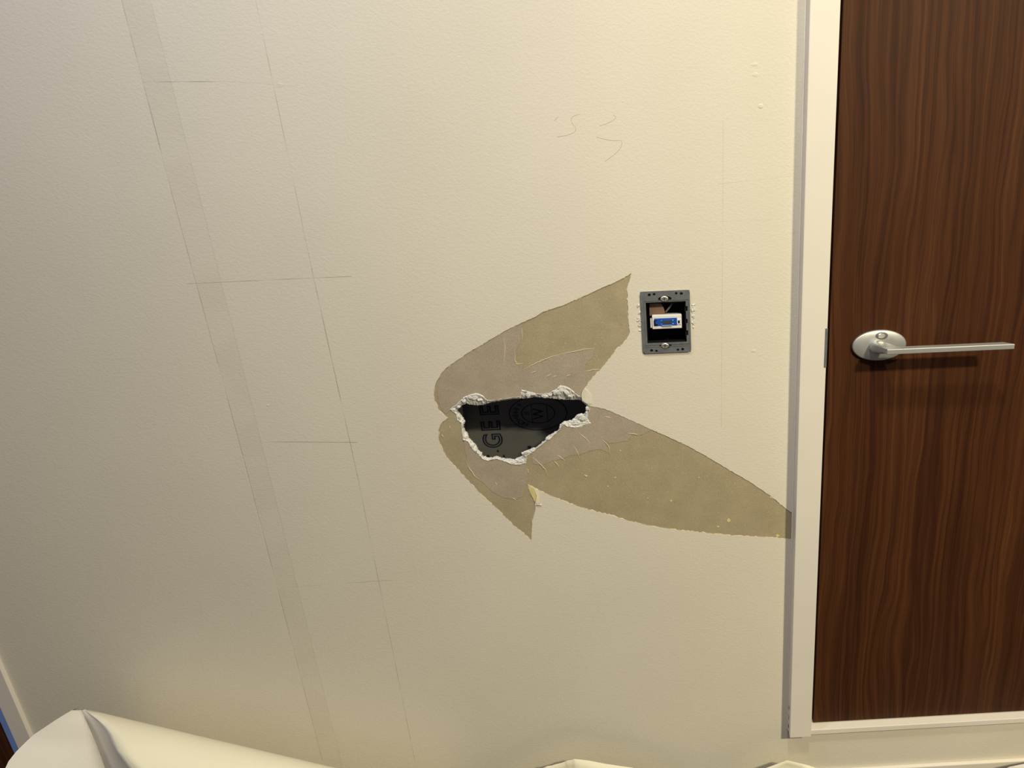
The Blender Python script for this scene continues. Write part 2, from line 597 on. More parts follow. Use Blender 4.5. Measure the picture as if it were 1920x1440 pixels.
# little curled fibres where the paper split
fibres = [[z8(660, 600), z8(672, 690), z8(665, 780), z8(662, 860)], [z8(815, 520), z8(818, 600), z8(808, 650)],
          [z8(760, 720), z8(755, 800), z8(770, 835), z8(830, 828)], [z8(825, 885), z8(900, 845), z8(1000, 800), z8(1080, 770), z8(1160, 745)],
          [z8(1160, 745), z8(1260, 730), z8(1350, 708), z8(1445, 700)], [z8(1350, 900), z8(1420, 885), z8(1490, 880)],
          [z8(1020, 945), z8(1070, 920)], [z8(1195, 940), z8(1235, 928)], [z8(890, 912), z8(940, 895)], [z8(1080, 948), z8(1115, 935)],
          [z2(985, 580), z2(1060, 650), z2(1100, 690), z2(1125, 755)], [z1(440, 250), z1(490, 290), z1(525, 330)], [z1(600, 295), z1(640, 340), z1(655, 400)],
          [z1(410, 340), z1(440, 390), z1(450, 425)], [z1(300, 400), z1(340, 430), z1(352, 442)], [z1(280, 440), z1(315, 485)], [z1(770, 255), z1(850, 268)],
          [z1(620, 145), z1(660, 155)], [z1(480, 535), z1(505, 548)], [z2(640, 815), z2(655, 845)], [z2(935, 690), z2(950, 735)], [z2(215, 290), z2(220, 325)],
          [z2(140, 370), z2(155, 400)], [z2(360, 600), z2(395, 680), z2(440, 750), z2(500, 800)], [z2(800, 960), z2(830, 985)]]
for f in fibres:
    pts = []
    for p in roughen(f, 3, 0.5, closed=False):
        pts.append(P(p[0], p[1], -0.0004))
    obj('torn_fibre', tube(pts, 0.0009, 5, True), M['fibre'], wall)
# pale flecks of glue and paper left on the bare board
for (x, y, r) in [z1(1445, 838) + (3.6,), z1(1375, 880) + (2.2,), z1(1730, 682) + (3.0,), z1(1768, 940) + (3.4,), z1(495, 540) + (2,), z1(690, 552) + (1.8,),
                  z1(640, 610) + (1.6,), z1(1060, 708) + (2,), z1(1245, 552) + (1.4,), z1(722, 374) + (1.6,), z1(905, 690) + (1.2,)]:
    pts = [XZ(x + r * random.uniform(.6, 1.3) * math.cos(a), y + r * random.uniform(.5, 1.1) * math.sin(a)) for a in [i * 2 * math.pi / 9 for i in range(9)]]
    obj('paper_fleck', slab(pts, [], -0.0006, 0.0), M['yellow'], wall)

# broken gypsum edge: faceted ring sloping from the face of the board into the hole
bm = bmesh.new()
n = len(rim_in)
rows = []
ph = [random.uniform(0, 6.28) for _ in range(6)]
for i in range(n):
    a, b = rim_in[i], rim_out[i]
    width = math.hypot(a[0] - b[0], a[1] - b[1])
    up = (a[1] + b[1]) / 2 < 770
    d_in = (0.0045 if width < 7 else 0.0065) + random.uniform(-0.0015, 0.0015)
    col = []
    col.append(P(b[0] + random.uniform(-.3, .3), b[1] + random.uniform(-.3, .3), -0.0002))
    col.append(P(b[0] * .86 + a[0] * .14, b[1] * .86 + a[1] * .14, -0.0010 - random.uniform(0, .0010)))
    for t in (0.36, 0.6, 0.82):
        r = random.uniform(-.0016, .0016) * min(1, width / 8)
        j = 0.8 * min(1, width / 8)
        col.append(P(b[0] + (a[0] - b[0]) * t + random.uniform(-j, j), b[1] + (a[1] - b[1]) * t + random.uniform(-j, j), -0.0008 + (d_in + 0.0008) * t ** 1.6 + r))
    col.append(P(a[0], a[1], d_in))
    e = 1.0
    pa = P(a[0], a[1], d_in)
    cxx = P(975, 800, d_in)
    outw = (pa - cxx).normalized()
    col.append(pa + Vector((0, 0.004, 0)) + outw * random.uniform(-0.0004, 0.0012))
    col.append(Vector((pa.x, 0.0125, pa.z)) + outw * random.uniform(0.000, 0.003))
    rows.append([bm.verts.new(p) for p in col])
for i in range(n):
    r0, r1 = rows[i], rows[(i + 1) % n]
    for k in range(len(r0) - 1):
        bm.faces.new((r0[k], r1[k], r1[k + 1]))
        bm.faces.new((r0[k], r1[k + 1], r0[k + 1]))
rim = obj('broken_gypsum_edge', bm, M['gypsum'], wall)
tag(rim, 'crumbling white gypsum edge of the hole')


# loose gypsum chips that still cling to the edge
def chip(px, py, rx, ry, y=-0.001, seed=0):
    rnd = random.Random(seed)
    bm = bmesh.new()
    bmesh.ops.create_icosphere(bm, subdivisions=1 if rx < 7 else 2, radius=1)
    c = P(px, py, y)
    sx = (P(px + rx, py, y) - P(px - rx, py, y)).length / 2
    sz = (P(px, py + ry, y) - P(px, py - ry, y)).length / 2
    for v in bm.verts:
        k = rnd.uniform(.5, 1.3)
        v.co = Vector((c.x + v.co.x * sx * k, c.y + v.co.y * 0.0015 * k, c.z + v.co.z * sz * k))
    return bm


def H1(x, y): return (800 + x * .1875, 680 + y * .1875)
for q, (x, y, rx, ry) in enumerate([(1010, 320, 8, 7), (1060, 315, 7, 4), (1180, 335, 9, 4), (1230, 320, 6, 5), (1300, 300, 9, 6), (1350, 270, 9, 8), (1400, 300, 8, 6),
                                    (1440, 330, 9, 4), (1330, 350, 3, 3), (480, 350, 9, 6), (430, 345, 6, 5), (530, 370, 8, 4), (370, 385, 6, 5), (320, 440, 5, 4),
                                    (270, 470, 5, 3), (330, 545, 5, 5), (385, 745, 5, 6), (450, 830, 6, 5), (490, 880, 5, 3), (1560, 560, 9, 6), (1500, 600, 9, 6), (1590, 600, 9, 3),
                                    (1540, 535, 7, 4), (1425, 620, 5, 4), (1500, 640, 4, 4), (1215, 757, 6, 4), (1000, 895, 9, 3), (960, 905, 4, 3), (930, 990, 9, 4), (870, 1000, 7, 4),
                                    (1605, 460, 4, 5), (1600, 500, 3, 5)]):
    hx, hy = H1(x, y)
    obj('gypsum_chip', chip(hx, hy, rx * .8, ry * .8, -0.0004, q), M['gypsum'], wall)

# folded corner of wallpaper left at the lower tear, with its yellowed glue side
bm = bmesh.new()
pts = [(989.6, 908), (1000, 914), (1006, 922), (1009, 934), (1005, 943), (1000, 934), (995, 925)]
obj('glue_patch', slab([XZ(*p) for p in roughen(pts, 3, .3)], [], -0.0017, -0.0011), M['yellow'], wall)
g = []
for (x, y, d) in [(1001, 914, -.0012), (1010, 919, -.0012), (1013, 930, -.0022), (1013, 944, -.0028), (1004, 944, -.0042), (1006, 930, -.0032)]:
    g.append(P(x, y, d))
bm = bmesh.new()
f0 = [bm.verts.new(p) for p in g]; f1 = [bm.verts.new(p + Vector((0, .0007, 0))) for p in g]
bm.faces.new(f0); bm.faces.new(list(reversed(f1)))
for i in range(6):
    bm.faces.new((f0[i], f0[(i + 1) % 6], f1[(i + 1) % 6], f1[i]))
obj('paper_flap', bm, M['torn_core'], wall)
obj('paper_flap', tube([P(1003.5, 946, -.0022), P(1008, 945.5, -.003), P(1015, 946.5, -.0018)], .0013, 7), M['paper_face'], wall)
# the lip of wallpaper that overhangs the right end of the hole
lip = [(1092, 733), (1097, 729), (1110, 742), (1112, 757), (1105, 761), (1099, 756), (1092, 751.5), (1090, 741)]
bm = bmesh.new()
fr = [bm.verts.new(P(x, y, -0.0011 - (0.0022 if x < 1104 else 0.0))) for x, y in lip]
bk = [bm.verts.new(P(x, y, -0.0004 - (0.0014 if x < 1104 else 0.0))) for x, y in lip]
bm.faces.new(fr); bm.faces.new(list(reversed(bk)))
for i in range(len(lip)):
    bm.faces.new((fr[i], fr[(i + 1) % len(lip)], bk[(i + 1) % len(lip)], bk[i]))
obj('paper_lip', bm, M['wallpaper'], wall)

# lumps under the paper
for (x, y, rx, ry, d) in [(1415, 121, 7, 3, .002), (1416, 140, 6, 4, .002), (1426, 199, 5, 4, .003), (1413, 658, 6, 3, .002), (502, 760, 3, 2.4, .002), (490, 63, 3, 3, .001),
                          (525, 160, 7, 4, .0012), (1425, 665, 4, 2, .001), (160, 555, 3, 2, .0012), (700, 255, 3, 2, .0012), (1168, 190, 3, 2, .001), (1030, 400, 3, 2, .001)]:
    c = P(x, y, -0.001)
    bm = bmesh.new()
    bmesh.ops.create_icosphere(bm, subdivisions=2, radius=1)
    s = 0.95 * 1.05 / 1000
    for v in bm.verts:
        v.co = Vector((c.x + v.co.x * rx * s, c.y + v.co.y * d * 0.22, c.z + v.co.z * ry * s))
    obj('lump_under_paper', bm, M['wallpaper'], wall, smooth=True)


# pencil scribbles
def zp(x, y): return (1000 + x * .3195, 100 + y * .3195)
for cur in ([(140, 490), (200, 480), (240, 462), (250, 440), (235, 420), (222, 395), (232, 370), (270, 358)],
            [(390, 425), (440, 408), (475, 388), (484, 372), (470, 362)],
            [(370, 490), (410, 502), (470, 512), (510, 510), (520, 530), (500, 570), (460, 605), (420, 635)],
            [(125, 395), (145, 372)]):
    pts = [P(*zp(*c), -0.00115) for c in cur]
    fine = []
    for i in range(len(pts) - 1):
        p0, p1, p2, p3 = pts[max(i - 1, 0)], pts[i], pts[i + 1], pts[min(i + 2, len(pts) - 1)]
        for j in range(4):
            t = j / 4
            fine.append(0.5 * ((2 * p1) + (p2 - p0) * t + (2 * p0 - 5 * p1 + 4 * p2 - p3) * t * t + (3 * p1 - p0 - 3 * p2 + p3) * t ** 3))
    fine.append(pts[-1])
    obj('pencil_mark', tube(fine, 0.00024, 4), M['pencil'], wall)

# ------------------------------------------------------------------ cavity: the back of the board on the far side of the wall
CY = 0.150
x0, x1 = P(790, 800).x, P(1165, 800).x
z0, z1_ = P(970, 1000).z, P(970, 685).z
inner = obj('wall_cavity', boxes((x0, x1, CY, CY + 0.0125, z0, z1_)), M['inner'])
tag(inner, 'dark grey back of the plasterboard seen through the hole', kind='structure')
side = obj('bounce_board', boxes((x1 - .03, x1, 0.0130, CY - .0005, z0, z1_)), M['bounce_board'], inner)  # pale boards added to close the cavity and bounce light inside
obj('bounce_board', boxes((x0, x0 + .03, 0.0130, CY - .0005, z0, z1_)), M['bounce_board'], inner)
obj('bounce_board', boxes((x0 + .031, x1 - .031, 0.0130, CY - .0005, z0, z0 + .03)), M['bounce_board'], inner)
obj('bounce_board', boxes((x0 + .031, x1 - .031, 0.0130, CY - .0005, z1_ - .03, z1_)), M['bounce_board'], inner)


def text_mesh(name, body, px, py, h_px, rot, mat, parent, y, xs=1.0, extrude=0.0001, zs=1.0, outline=False):
    cu = bpy.data.curves.new(name, 'FONT')
    cu.body = body
    cu.align_x = 'CENTER'; cu.align_y = 'CENTER'
    cu.extrude = extrude
    if outline:
        cu.extrude = 0.0
        cu.fill_mode = 'NONE'
        cu.bevel_depth = 0.028
        cu.bevel_resolution = 0
    tmp = bpy.data.objects.new(name + '_tmp', cu)
    scene.collection.objects.link(tmp)
    dg = bpy.context.evaluated_depsgraph_get()
    me = bpy.data.meshes.new_from_object(tmp.evaluated_get(dg))
    bpy.data.objects.remove(tmp)
    c = P(px, py, y)
    s = (P(px, py - h_px / 2, y) - P(px, py + h_px / 2, y)).length / 0.72
    R = Matrix.Rotation(rot, 4, 'Z')
    base = world_origin(parent)
    for v in me.vertices:
        p = R @ Vector((v.co.x * s, v.co.y * s, 0))
        v.co = Vector((c.x + p.x * xs, c.y - v.co.z * (0.004 if outline else 1), c.z + p.y * zs)) - base
    return link(name, me, mat, parent)


IY = CY - 0.0004
# boxed lettering running up the board, and the maker's oval stamp
for ch, (x, y) in zip('GEE', ((926, 826), (922, 799), (919, 770))):
    t = text_mesh('stamped_letter', ch, x, y, 18, math.pi / 2, M['stamp'], inner, IY, 1.85, 0, 1.55, True)
text_mesh('stamped_letter', '-', 931, 846, 12, math.pi / 2, M['stamp'], inner, IY, 1.75)
for (xa, xb, ya, yb) in ((913, 918, 853, 858), (943, 947, 853, 858), (989, 996, 836, 841)):
    a, b = P(xa, ya, IY), P(xb, yb, IY)
    obj('stamped_mark', boxes((a.x, b.x, IY - .0001, IY + .0002, b.z, a.z)), M['stamp'], inner)


def ring(px, py, rx, ry, w):
    c = P(px, py, IY)
    sx = (P(px + rx, py, IY) - P(px - rx, py, IY)).length / 2
    sz = (P(px, py + ry, IY) - P(px, py - ry, IY)).length / 2
    o = [(c.x + sx * math.cos(t * math.pi / 32), c.z + sz * math.sin(t * math.pi / 32)) for t in range(64)]
    k = 1 - w
    i = [(c.x + sx * k * math.cos(t * math.pi / 32), c.z + sz * k * math.sin(t * math.pi / 32)) for t in range(64)]
    return slab(o, [i], IY - .0001, IY + .0002)


SX, SY = 1009, 775
obj('stamp_ring', ring(SX, SY, 55, 32, .035), M['stamp'], inner)
obj('stamp_ring', ring(SX, SY, 32, 19, .06), M['stamp'], inner)
for xx in (997, 1026):
    a = P(xx, SY, IY)
    obj('stamp_bar', boxes((a.x - .0006, a.x + .0006, IY - .0001, IY + .0002, P(xx, SY + 17, IY).z, P(xx, SY - 17, IY).z)), M['stamp'], inner)
text_mesh('stamped_letter', 'W', 1011, 776, 14, math.pi / 2, M['stamp'], inner, IY, 1.5)
text_mesh('stamped_letter', 'JIS', 988, 775, 5, math.pi / 2, M['stamp'], inner, IY, 1.5)
for ch, ang in zip('MOH8986', (236, 222, 205, 189, 175, 161, 143)):
    a = math.radians(ang)
    x = SX + 44 * math.cos(a); y = SY - 25.5 * math.sin(a)
    text_mesh('stamped_letter', ch, x, y, 7, a - math.pi / 2 + math.pi, M['stamp'], inner, IY, 1.5)

# ------------------------------------------------------------------ door, frame
FY = -0.026                                     # front of the jamb
jx0b, jx1b = P(1481, 1384, FY), P(1521.5, 1384, FY)
jx0t, jx1t = P(1519, 0, FY), P(1575.6, 0, FY)
jx0 = (jx0b.x + jx0t.x) / 2
jx1 = (jx1b.x + jx1t.x) / 2
jz0 = jx0b.z
jamb = obj('trim_1', boxes((jx0, jx1, FY, 0.0, jz0, Z_TOP)), M['white_wood'], bevel=0.0012)
tag(jamb, 'white painted door jamb board standing left of the walnut door', kind='structure')
obj('gap_shade_board', boxes((jx1 - 0.02, jx1 + 0.02, 0.0385, 0.05, jz0, Z_TOP)), M['dark'], jamb)  # dark board added behind the door gap, shade put into its colour
obj('caulk_line', boxes((jx0 - 0.0024, jx0 - 0.0001, -0.0022, -0.0012, jz0, Z_TOP)), M['white_wood'], jamb)
a, b = P(1543.6, 616, FY), P(1549, 689, FY)
obj('strike_plate', boxes((jx1 - 0.0042, jx1 + 0.0006, FY - 0.0006, 0.0, b.z, a.z)), M['zinc'], jamb, bevel=0.0003)
for (x, y, w, h) in ((1476.5, 1328, 1.5, 9), (1476.5, 1345, 1.4, 12), (1477, 1362, 1.6, 10), (1477.5, 1374, 1.4, 8), (1486, 1366, 5, 1.5)):
    if x < 1480:
        zz = P(x, y, FY / 2).z
        obj('scuff', boxes((jx0 - 0.0004, jx0 + 0.0002, FY * random.uniform(.5, .6), FY * random.uniform(.35, .45), zz - h * .0005, zz + h * .0005)), M['scuff'], jamb)

LY = 0.004                                      # face of the door leaf
RY = -0.013
r0, r1 = P(1525, 1369, RY), P(1523, 1378, RY)
rail = obj('trim_2', boxes((jx1 + 0.0003, XR, RY, 0.05, r1.z, r0.z)), M['white_wood'], bevel=0.0012)
tag(rail, 'white painted bottom rail under the walnut door', kind='structure')
leaf_x0 = (P(1579, 0, LY).x + P(1526.5, 1355, LY).x) / 2
leaf_z0 = r0.z + 0.003
leaf = obj('door_1', boxes((leaf_x0, XR - 0.004, LY, LY + 0.034, leaf_z0, Z_TOP)), M['wood'], bevel=0.0008)
tag(leaf, 'dark walnut veneer door with a satin lever handle', kind='structure')


def px_rx(px, py, r, y): return (P(px + r, py, y) - P(px - r, py, y)).length / 2
def px_rz(px, py, r, y): return (P(px, py + r, y) - P(px, py - r, y)).length / 2


# handle
RYF = LY - 0.007
rc = P(1649.5, 648, RYF)
rx, rz = px_rx(1649, 648, 50.5, RYF), px_rz(1649, 648, 28.5, RYF)
secs = [ellipse(rc.x, rc.z, rx * .985, rz * .98, LY, 64), ellipse(rc.x, rc.z, rx, rz, LY - .002, 64), ellipse(rc.x, rc.z, rx, rz, RYF + .0022, 64),
        ellipse(rc.x, rc.z, rx * .985, rz * .98, RYF + .0008, 64), ellipse(rc.x, rc.z, rx * .95, rz * .94, RYF, 64), ellipse(rc.x, rc.z, rx * .5, rz * .5, RYF - .0006, 64)]
handle = obj('door_handle', loft(secs), M['nickel'], leaf, smooth=True)
tag(handle, 'satin nickel lever handle on an oval rosette')
# lever: neck swept out of the rosette, then the flat bar
HY = -0.060
fl_t, fl_b = P(1664, 654.2, HY), P(1664, 664.8, HY)
fr_t, fr_b = P(1903.5, 645.8, HY), P(1903.5, 655.4, HY)
z_t, z_b = (fl_t.z + fr_t.z) / 2, (fl_b.z + fr_b.z) / 2
BT = 0.017
bar = bmesh.new()
vs_ = [(fl_t.x, HY, z_b), (fr_t.x, HY, z_b), (fr_t.x - .012, HY + BT, z_b + .001), (fl_t.x - .004, HY + BT, z_b + .001),
       (fl_t.x, HY, z_t), (fr_t.x, HY, z_t), (fr_t.x - .012, HY + BT, z_t + .0005), (fl_t.x - .004, HY + BT, z_t + .0005)]
v = [bar.verts.new(c) for c in vs_]
for f in ((0, 1, 2, 3), (4, 5, 6, 7), (0, 1, 5, 4), (1, 2, 6, 5), (2, 3, 7, 6), (3, 0, 4, 7)):
    bar.faces.new([v[i] for i in f])
obj('lever', bar, M['nickel'], handle, bevel=0.0013, seg=3)
hub = P(1643, 650, RYF)
hrx, hrz = px_rx(1643, 650, 14, RYF), px_rz(1643, 650, 12.5, RYF)
def superel(cx, cz, rx, rz, y, p, n=40):
    out = []
    for i in range(n):
        c, s = math.cos(2 * math.pi * i / n), math.sin(2 * math.pi * i / n)
        out.append(Vector((cx + rx * math.copysign(abs(c) ** (2 / p), c), y, cz + rz * math.copysign(abs(s) ** (2 / p), s))))
    return out
zc = (z_t + z_b) / 2
hz = (z_t - z_b) / 2
lx = fl_t.x
nw = hrx * 0.95
secs = [superel(hub.x, hub.z, hrx * 1.08, hrz * 1.06, RYF + .001, 2)]
for q in range(9):
    f = q / 8
    g = f * f * (3 - 2 * f)
    secs.append(superel(hub.x + (lx + nw + .001 - hub.x) * g, hub.z + (zc - hub.z) * g, hrx + (nw - hrx) * g, hrz + (hz * .97 - hrz) * g, RYF + (HY + .0012 - RYF) * f, 2 + 5 * g, 56))
obj('lever_neck', loft(secs), M['nickel'], handle, smooth=True)
bx = P(1653, 629.3, RYF)
brx, brz = px_rx(1653, 629, 11.5, RYF), px_rz(1653, 629, 6.6, RYF)
obj('lock_recess', loft([ellipse(bx.x, bx.z, brx, brz, RYF + .001, 32), ellipse(bx.x, bx.z, brx, brz, RYF - .0012, 32), ellipse(bx.x, bx.z, brx * .86, brz * .86, RYF - .0016, 32)]), M['zinc'], handle)
obj('lock_button', loft([ellipse(bx.x - .0012, bx.z, brx * .62, brz * .72, RYF, 32), ellipse(bx.x - .0012, bx.z, brx * .62, brz * .72, RYF - .003, 32), ellipse(bx.x - .0012, bx.z, brx * .5, brz * .6, RYF - .0038, 32)]), M['screw'], handle)

# ------------------------------------------------------------------ left door frame (bottom left corner)
LFY = -0.008
e1 = P(55, 1380, LFY)                           # right edge of the face
e0 = P(23, 1380, LFY)
lj = obj('trim_3', boxes((e0.x, e1.x, LFY, 0.0, 0.0, Z_TOP)), M['white_wood'], bevel=0.0012)
tag(lj, 'white painted frame board at the far left end of the wall', kind='structure')
obj('edge_reflection', boxes((e0.x - 0.013, e0.x - 0.0003, LFY + .001, 0.0, 0.0, Z_TOP)), M['blue_strip'], lj)  # strip whose colour paints the blue light reflected at the frame edge
d2 = obj('door_2', boxes((e0.x - 0.9, e0.x - 0.0135, LFY + 0.004, 0.02, 0.01, Z_TOP)), M['wood'])
tag(d2, 'dark brown door at the bottom left corner of the photo', kind='structure')

# ------------------------------------------------------------------ floor, baseboard
fl = obj('floor', boxes((-3.2, 3.0, -3.2, 0.08, -0.05, 0.0)), M['floor'])
tag(fl, 'floor at the foot of the wall', kind='structure')
BY = -0.010
bt = P(1800, 1433.5, BY)
bb = obj('baseboard_back', boxes((e1.x + 0.002, XR, BY, -0.0012, 0.0, bt.z)), M['white_wood'], bevel=0.002)
tag(bb, 'low white baseboard along the foot of the wall', kind='structure')

# ------------------------------------------------------------------ switch mounting frame with its box
sw_c = P(1248, 604, 0)
PY = -0.0042                                     # front of the steel frame
sw = empty('switch_mounting_frame', (sw_c.x, 0.0, P(1248, 662, 0).z))
tag(sw, 'grey steel switch mounting frame without cover plate, screwed to the wall', 'switch frame')
o4 = [XZ(1200, 547.2, PY), XZ(1293.6, 543.3, PY), XZ(1296, 659.4, PY), XZ(1206, 663.3, PY)]
xa = (o4[0][0] + o4[3][0]) / 2; xb = (o4[1][0] + o4[2][0]) / 2
za = (o4[2][1] + o4[3][1]) / 2; zb = (o4[0][1] + o4[1][1]) / 2
i4 = [XZ(1210.5, 567.8, PY), XZ(1286, 564.4, PY), XZ(1287.5, 640.6, PY), XZ(1214, 643.9, PY)]
ia = (i4[0][0] + i4[3][0]) / 2; ib = (i4[1][0] + i4[2][0]) / 2
ja = (i4[2][1] + i4[3][1]) / 2; jb = (i4[0][1] + i4[1][1]) / 2
rr = 0.004
outer = [(xa, za + rr), (xa + rr, za), (xb - rr, za), (xb, za + rr), (xb, zb - rr), (xb - rr, zb), (xa + rr, zb), (xa, zb - rr)]
inner_l = [(ia, ja), (ib, ja), (ib, ja + .012), (ib + .003, ja + .012), (ib + .003, ja + .021), (ib, ja + .021), (ib, ja + .034), (ib + .0024, ja + .034), (ib + .0024, ja + .042), (ib, ja + .042),
           (ib, ja + .056), (ib + .003, ja + .056), (ib + .003, ja + .065), (ib, ja + .065), (ib, jb), (ia, jb)]
holes = [inner_l]
def oval(px, py, rx, ry, n=12):
    c = P(px, py, PY)
    return [(c.x + rx * .00098 * math.cos(2 * math.pi * i / n), c.z + ry * .00098 * math.sin(2 * math.pi * i / n)) for i in range(n)]
for (x, y, r) in ((1217.2, 553, 3), (1226.4, 551.8, 2.6), (1267.8, 550, 2.6), (1277.4, 550.4, 3), (1221.7, 657.2, 3), (1230.8, 658, 2.6), (1271, 655.8, 2.6), (1280, 654.8, 3)):
    holes.append(oval(x, y, r, r * .85))
holes.append(oval(1246.5, 560.3, 12.5, 4.8, 20)); holes.append(oval(1248, 648, 11.5, 4.6, 20))
plate = obj('frame_plate', slab(outer, holes, PY, PY + .0012), M['zinc'], sw)
# raised flange round the opening and the folded edges
def rectring(x0, x1, z0, z1, w, y0, y1): return slab([(x0, z0), (x1, z0), (x1, z1), (x0, z1)], [[(x0 + w, z0 + w), (x1 - w, z0 + w), (x1 - w, z1 - w), (x0 + w, z1 - w)]], y0, y1)
obj('edge_flange', rectring(xa + .0005, xb - .0005, za + .0005, zb - .0005, .0012, PY + .0011, -.0005), M['zinc'], sw)
obj('inner_flange', slab([(ia - .0035, ja - .0035), (ib + .0055, ja - .0035), (ib + .0055, jb + .0035), (ia - .0035, jb + .0035)], [[(ia - .0026, ja - .0026), (ib + .0046, ja - .0026), (ib + .0046, jb + .0026), (ia - .0026, jb + .0026)]], PY - .0007, PY), M['zinc'], sw)
for zz in (zb - .0175, za + .0115):
    obj('pressed_rib', boxes((xa + .006, xb - .006, PY - .0005, PY, zz, zz + .0012)), M['zinc'], sw)
for (x, y) in ((1245.5, 560.2), (1246.8, 648)):
    c = P(x, y, PY)
    s1, s2 = .0070, .0046
    sc = obj('screw', loft([ellipse(c.x, c.z, s1, s2, PY + .004, 24), ellipse(c.x, c.z, s1, s2, PY - .0012, 24), ellipse(c.x, c.z, s1 * .8, s2 * .8, PY - .0019, 24)]), M['screw'], sw)
    obj('slot', boxes((c.x - .0045, c.x + .0045, PY - .00205, PY - .0018, c.z - .0005, c.z + .0005)), M['scuff'], sc)
    obj('slot', boxes((c.x - .0008, c.x + .0008, PY - .00205, PY - .0018, c.z - .003, c.z + .003)), M['scuff'], sc)
# box in the wall
bm = bmesh.new()
bxa, bxb, bza, bzb, bd = xa + .004, xb - .004, za + .010, zb - .010, .045
mm = .002
for a in ((bxa, bxb, bd, bd + mm, bza, bzb), (bxa, bxa + mm, 0.0128, bd, bza, bzb), (bxb - mm, bxb, 0.0128, bd, bza, bzb), (bxa + mm, bxb - mm, 0.0128, bd, bza, bza + mm), (bxa + mm, bxb - mm, 0.0128, bd, bzb - mm, bzb)):
    box(bm, *a)
obj('wall_box', bm, M['black'], sw)
# inside lining of the cut in the board
lx0, lx1, lz0, lz1 = min(p[0] for p in sw_xz), max(p[0] for p in sw_xz), min(p[1] for p in sw_xz), max(p[1] for p in sw_xz)
obj('box_collar', rectring(lx0 - .004, lx1 + .004, lz0 - .004, lz1 + .004, .0075, -.0013, .0126), M['black'], sw)
obj('hole_shade_sheet', slab([(xa + .003, za + .003), (xb - .003, za + .003), (xb - .003, zb - .003), (xa + .003, zb - .003)], [[(ia - .001, ja - .001), (ib + .004, ja - .001), (ib + .004, jb + .001), (ia - .001, jb + .001)]], PY + .0014, PY + .0019), M['black'], sw)  # black sheet added so the frame holes look shaded
# switch module: white body, blue face
MY = -0.0005
m4 = [P(1221.7, 592, MY), P(1277.8, 589.4, MY), P(1278.9, 615, MY), P(1224, 617.8, MY)]
ma, mb = (m4[0].x + m4[3].x) / 2, (m4[1].x + m4[2].x) / 2
mza, mzb = (m4[2].z + m4[3].z) / 2, (m4[0].z + m4[1].z) / 2
mod = obj('switch_module', boxes((ma, mb, MY, MY + .022, mza, mzb)), M['white_plastic'], sw, bevel=.0012)
mod['label'] = 'white switch module with a blue face'
mw, mh = mb - ma, mzb - mza
def U(u0, u1, v0, v1, y0, y1): return (ma + mw * u0, ma + mw * u1, y0, y1, mzb - mh * v1, mzb - mh * v0)
obj('side_clip', boxes(U(-.06, 0.0, .25, .9, MY + .003, MY + .012)), M['white_plastic'], mod)
obj('blue_face', boxes(U(.07, .84, .22, .76, MY - .0009, MY + .001)), M['blue'], mod, bevel=.0003)
obj('rocker', boxes(U(.32, .68, .30, .70, MY - .0022, MY - .0008)), M['blue'], mod, bevel=.0005)
obj('indicator_slot', boxes(U(.37, .64, .40, .62, MY - .0026, MY - .0021)), M['scuff'], mod)
obj('pale_bar', boxes(U(.32, .66, .71, .76, MY - .0026, MY - .0008)), M['lightblue'], mod)  # pale blue bar below the rocker
obj('terminal', boxes(U(.06, .17, .34, .74, MY - .0014, MY + .001)), M['black'], mod)
obj('terminal_clip', boxes(U(.11, .20, .40, .62, MY - .0024, MY - .0013)), M['blue'], mod)
obj('terminal', boxes(U(.84, .97, .34, .70, MY - .0012, MY + .001)), M['white_plastic'], mod)
obj('terminal_hole', boxes(U(.87, .93, .42, .62, MY - .0016, MY - .0011)), M['black'], mod)
for u, w_ in ((.30, .34), (.68, .72)):
    for q in (.34, .60):
        obj('rivet', boxes(U(u, w_, q, q + .08, MY - .0018, MY - .0008)), M['lightblue'], mod)
# bits inside the box
cp = [(1217.5, 571), (1222, 568.5), (1240, 569.5), (1243.5, 575), (1246.5, 584), (1247, 592), (1218, 592)]
card = obj('brown_card_piece', slab([XZ(x, y, .012) for x, y in cp], [], .012, .0135), M['card'], sw)
card['label'] = 'brown scrap of card behind the opening'
obj('cable', tube([P(1248, 585, .016), P(1253, 579, .015), P(1258, 572, .015), P(1261, 566, .018), P(1262, 560, .024)], .0017, 8), M['cable'], sw)

# plaster crumbs round the frame
rc_ = random.Random(5)
for q in range(26):
    left = q % 2 == 0
    y = rc_.uniform(572, 614)
    x = (1199.2 + (y - 575) * .05 + rc_.uniform(-5.0, 0)) if left else (1297.2 + (y - 575) * .02 + rc_.uniform(0, 4.5))
    obj('plaster_crumb', chip(x, y, rc_.uniform(1.4, 3.0), rc_.uniform(2.0, 4.5), -.0013, 100 + q), M['gypsum'], wall)
obj('plaster_crumb', chip(1200, 619.5, 3.6, 1.8, -.0016, 140), M['gypsum'], wall)
obj('plaster_crumb', chip(1301, 571.5, 6, 0.9, -.0014, 141), M['gypsum'], wall)

